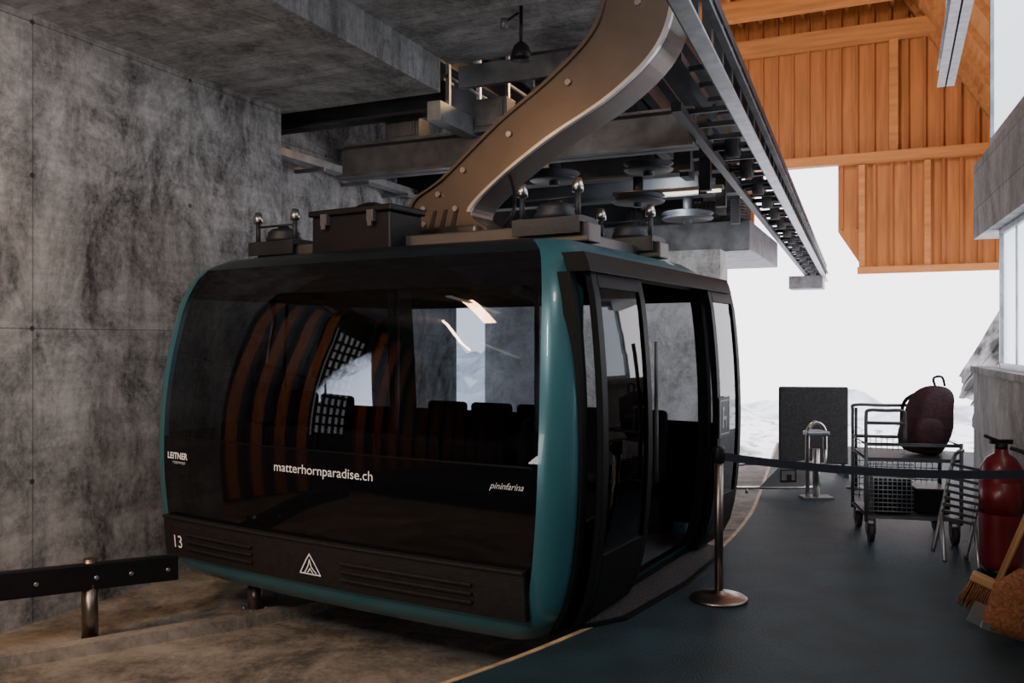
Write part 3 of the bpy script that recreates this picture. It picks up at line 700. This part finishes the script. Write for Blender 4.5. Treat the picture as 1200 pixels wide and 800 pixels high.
def backpack(name,loc,rot,label,mt='bag',sc=1):
    e=empty(name,loc,rot,label,'backpack'); e.scale=(sc,sc,sc*1.06)
    blob([(.12,0),(.16,.02),(.18,.1),(.185,.22),(.17,.34),(.15,.42),(.11,.48),(.05,.51)],20,1,.75,.3,.05,3).make('bag_body',mt,e,sub=1)
    blob([(.06,.05),(.11,.07),(.12,.15),(.11,.24),(.05,.28)],14,1,.5,0,.03,8).make('front_pocket',mt,e,loc=(0,-.12,0),sub=1)
    q=MB();q.tube(crom([(.05,.0,.50),(.03,0,.56),(.09,0,.575),(.12,0,.51)],5),.009);q.make('grab_loop','bag',e)
    for sx in(-1,1):
        q=MB();q.tube(crom([(sx*.07+.04,.12,.44),(sx*.1,.2,.36),(sx*.1,.22,.2),(sx*.08,.14,.06)],6),.014);q.make('strap','bag',e)
    return e
x,y=cw(3.38,7.05)
backpack('backpack',(x,y,.675),(0,math.radians(6),.3),'dark maroon stuffed backpack standing on the trolley','bagred',1.06)
backpack('backpack',(GX+1.05,GYY-1.2,.52),(0,0,1.2),'dark backpack on the cabin seat by the door')
x,y=cw(3.60,10.2)
e=empty('padded_board',(x,y,0),(0,0,A-.12),'dark grey padded board standing on metal feet','board')
MB().box((0,0,.60),(.80,.06,.92)).make('panel','blackmat',e,bevel=.02)
for sx in(-.34,.34): MB().box((sx,0,.035),(.05,.36,.07)).box((sx,0,.12),(.04,.04,.12)).make('foot','steel_dark',e)
x,y=cw(3.12,8.75)
e=empty('access_gate',(x,y,0),(0,0,A),'stainless tube access post beside the exit','gate post')
q=MB();q.tube(crom([(-.09,0,.0),(-.09,0,.55),(-.08,0,.70),(0,0,.77),(.08,0,.70),(.09,0,.55),(.09,0,.5)],6),.022);q.tube([(.09,0,.5),(.09,0,.35),(-.09,0,.32)],.02);q.make('tube_loop','chrome',e)
MB().box((0,0,.66),(.24,.14,.05)).box((0,0,.68),(.2,.1,.03)).make('reader_head','steel',e,bevel=.015)
MB().cyl((0,0,0),(0,0,.5),.035).make('post','chrome',e); MB().box((0,0,.008),(.3,.2,.016)).make('base_plate','steel',e)
x,y=cw(2.72,9.0)
e=empty('floor_barrier',(x,y,0),(0,0,A+.05),'low stainless tube barrier with a white sign plate','barrier')
q=MB();q.tube(crom([(-.42,0,.12),(-.40,0,.26),(-.3,0,.31),(0,0,.31),(.3,0,.31),(.5,0,.33)],5),.018);q.tube([(-.42,0,.12),(-.4,0,.06),(.5,0,.06)],.018);q.tube([(-.25,0,.06),(-.25,0,0)],.016);q.tube([(.4,0,.06),(.4,0,0)],.016);q.make('tube_frame','chrome',e)
q=MB();q.prism([(-.12,.07),(.36,.07),(.38,.35),(.12,.31)],'y',-.03,-.01);pl=q.make('sign_plate','alu',e,label='pale sloped sign plate')
q=MB()
for (u,v,du,dv) in((.1,.14,.012,.1),(.26,.14,.012,.13),(.1,.12,.172,.022),(.1,.24,.17,.012),(.17,.14,.05,.06)): q.b2(u,u+du,-.036,-.031,v,v+dv)
q.make('pictogram','steel_dark',pl)
x,y=cw(3.75,9.3)
e=empty('sign_pole',(x,y,0),(0,0,A),'thin dark metal pole with a small foot','pole')
MB().cyl((0,0,0),(0,0,.88),.016).make('pole','steel_dark',e); MB().lathe([(.1,0),(.1,.012),(.03,.02)],(0,0,0)).make('foot','steel_dark',e)
e=empty('fire_extinguisher',(.665,6.75,0),(0,0,.3),'large red powder fire extinguisher by the wall','fire extinguisher')
MB().lathe([(.115,0),(.13,.02),(.135,.06),(.135,.62),(.125,.70),(.09,.76),(.045,.79),(.04,.82)],(0,0,.04),32).make('tank','red',e)
MB().lathe([(.12,0),(.12,.05)],(0,0,0),24).make('skirt','black',e)
q=MB();q.cyl((0,0,.85),(0,0,.9),.04).box((0,0,.91),(.14,.035,.03)).tube([(.02,0,.9),(-.11,0,.95)],.012);q.make('valve_head','black',e)
q=MB();q.tube(crom([(.05,-.02,.87),(.14,-.08,.82),(.165,-.08,.65),(.15,-.06,.4),(.14,-.05,.25)],8),.014);q.make('hose','black',e)
q=MB();q.cyl((0,0,.42),(0,0,.64),.137,None,32);q.make('label_band','red',e,label='darker label band')
e=empty('folding_sled',(.36,7.1,0),(0,math.radians(12),.35),'grey aluminium sled with slats leaning upright','sled')
for x in(-.12,.12): MB().tube(crom([(x,0,0.015),(x,0,.3),(x,0,.7),(x,-.05,.78),(x,-.12,.8)],5),.014).make('runner','alu',e)
q=MB()
for k in range(9): q.box((0,.0,.28+k*.05),(.26,.03,.022))
q.make('slat_panel','steel_mid',e)
for x in(-.12,.12): MB().tube([(x,0,.3),(x-.04,-.3,.012)],.014).make('leg','alu',e)
def stick(name,p0,p1,label,cat):
    p0=Vector(p0);p1=Vector(p1);d=(p1-p0); l=d.length
    q=d.to_track_quat('Z','Y').to_euler()
    e=empty(name,p0,q,label,cat); return e,l
e,l=stick('broom',(.46,5.62,.02),(.88,5.55,1.2),'wooden push broom with orange straw bristles leaning on the wall','broom')
MB().cyl((0,0,.2),(0,0,l),.013,None,12).make('handle','broomwood',e)
MB().box((0,0,.19),(.09,.26,.05)).make('brush_block','broomwood',e,bevel=.01)
q=MB()
for i in range(9):
    for k in range(22):
        x=-.036+i*.009;y=-.12+k*.0114; q.cyl((x,y,.17),(x*1.6+random.uniform(-.01,.01),y*1.15+random.uniform(-.01,.01),.0+random.uniform(0,.02)),.004,.002,5)
q.make('bristles','straw',e,kind='stuff')
e,l=stick('snow_shovel',(.60,5.25,.02),(.90,5.32,1.12),'snow shovel with an orange-brown blade and grey tip','shovel')
MB().cyl((0,0,.35),(0,0,l),.015,None,12).make('handle','broomwood',e)
q=MB();n=10;vs=[]
for j in range(7):
    z=.0+j*.06; w=.19 if j<5 else .19-(j-4)*.05
    for i in range(n+1):
        t=-1+2*i/n; vs.append((-.05*(1-t*t)+.02,w*t,z))
q.add(vs,[(j*(n+1)+i,j*(n+1)+i+1,(j+1)*(n+1)+i+1,(j+1)*(n+1)+i) for j in range(6) for i in range(n)],0,True)
q.make('blade','straw',e,solid=.006)
MB().box((.01,0,.01),(.02,.38,.04)).make('blade_edge','alu',e)
e,l=stick('scraper',(.43,5.42,.01),(.87,5.42,1.18),'thin ice scraper with wooden handle and steel blade','scraper')
MB().cyl((0,0,.1),(0,0,l),.012,None,10).make('handle','broomwood',e); MB().box((0,0,.06),(.01,.14,.12)).make('blade','alu',e)

# ============================================================ OUTSIDE
def grid(name,x0,x1,y0,y1,nx,ny,f,mat,label,cat):
    vs=[];fs=[]
    for j in range(ny+1):
        for i in range(nx+1):
            x=x0+(x1-x0)*i/nx;y=y0+(y1-y0)*j/ny; vs.append((x,y,f(x,y)))
    fs=[(j*(nx+1)+i,j*(nx+1)+i+1,(j+1)*(nx+1)+i+1,(j+1)*(nx+1)+i) for j in range(ny) for i in range(nx)]
    q=MB();q.add(vs,fs,0,True);return q.make(name,mat,label=label,cat=cat)
def fz(x,y): return -.9-(y-14)*.075+noise.fractal(Vector((x*.25,y*.25,0)),1,2,5)*.7
grid('snow_slope',-30,25,14.2,90,90,110,fz,'snowrock','snowy rocky slope outside the station','terrain')
def fm(x,y):
    v=Vector((x*.004,y*.004,3)); t=max(0,min(1,(-x/y-.33)/.12))
    return -150+50*t + (abs(noise.fractal(v,1,2,7)))*(45+85*t)+(y-300)*.035
grid('mountain_range',-1300,900,150,1500,200,120,fm,'snow','snow covered mountain range in haze','mountain')
q=MB();vs=[];n=34
for j in range(n+1):
    for i in range(n+1):
        u=i/n;v=j/n; x=1.8+u*4-.3*v; y=22+3.0*v+u*1.0; z=-1.2+ v*4.0
        d=noise.fractal(Vector((x*.9,y*.9,z*.9)),.8,2.2,7)*.45
        vs.append((x+d*.5,y-abs(d),z+d*.5 - (0 if u>.3 else (.3-u)*7*v)))
q.add(vs,[(j*(n+1)+i,j*(n+1)+i+1,(j+1)*(n+1)+i+1,(j+1)*(n+1)+i) for j in range(n) for i in range(n)])
q.make('rock_outcrop','rock',label='grey rock outcrop dusted with snow outside',cat='rock')

# ============================================================ LIGHT
def area(name,loc,target,size,power,col,sy=None):
    l=bpy.data.lights.new(name,'AREA'); l.energy=power; l.color=col; l.size=size
    if sy: l.shape='RECTANGLE'; l.size_y=sy
    o=bpy.data.objects.new(name,l); COL.objects.link(o); o.location=loc
    o.rotation_euler=(Vector(target)-Vector(loc)).to_track_quat('-Z','Y').to_euler(); return o
def added_fixture(loc,label,rz=0):
    e=empty('added_ceiling_light',loc,(0,0,rz),label,'lamp','added ceiling lights')  # invented fixtures, added to house the area lights
    MB().b2(-.06,.06,-.7,.7,-.05,0).make('housing','steel',e,bevel=.01)
    MB().b2(-.045,.045,-.66,.66,-.075,-.05).make('diffuser','lamp',e); return e
added_fixture((-4.6,1.4,3.86),'added long ceiling light under the concrete slab'); area('lamp_a',(-4.6,1.4,3.75),(-4.6,3.2,0),.2,120,(1,.54,.26),1.3)
added_fixture((-2.8,-.6,4.17),'added long ceiling light under the concrete slab'); area('fill_b',(-2.8,-.6,4.05),(-4.2,4.2,1.4),.15,165,(1,.95,.92),1.4)  # added fill light aimed at the left concrete wall
added_fixture((-5.8,-1.4,3.86),'added long ceiling light under the concrete slab'); area('lamp_c',(-5.8,.2,3.72),(-7.5,1.6,1.5),.15,90,(1,.72,.45),1.2)
area('fill_d',(-2.6,11.5,6.8),(.2,20,6.4),.8,250,(1,.84,.66))  # added fill light for the timber gable, without a fixture
area('fill_e',(-1.2,15,4.6),(.6,20,4.6),.5,55,(1,.86,.7))  # second added fill, on the lower gable boards
area('fill_f',(-.9,1.0,4.6),(-2.8,6.2,4.2),.6,48,(1,.94,.88))  # added fill toward the hanger arm and raised slab
area('fill_h',(-2.9,1.2,1.0),(-3.6,3.6,4.2),.8,28,(1,.93,.86))  # added uplight that brightens the ceiling slabs, no fixture
area('lamp_i',(-3.2,9.3,4.7),(-2.8,8.4,3.2),.4,34,(1,.60,.30))
added_fixture((-2.6,10.5,3.5),'added long ceiling light under the steel beams',math.pi/2); area('fill_g',(-2.6,10.5,3.36),(-3.6,12.8,1.4),.3,60,(.95,.97,1),1.2)  # fill added to brighten the rear wall, fixture invented with it
W=bpy.data.worlds.new('World'); bpy.context.scene.world=W; W.use_nodes=True
bg=W.node_tree.nodes['Background']; bg.inputs[0].default_value=(.93,.89,.95,1); bg.inputs[1].default_value=4.6

cam=bpy.data.cameras.new('Camera'); cam.lens=30; cam.sensor_width=36; cam.clip_end=4000; cam.clip_start=.05
co=bpy.data.objects.new('Camera',cam); COL.objects.link(co); co.location=(0,0,1.6); co.rotation_euler=(math.pi/2,0,A)
bpy.context.scene.camera=co
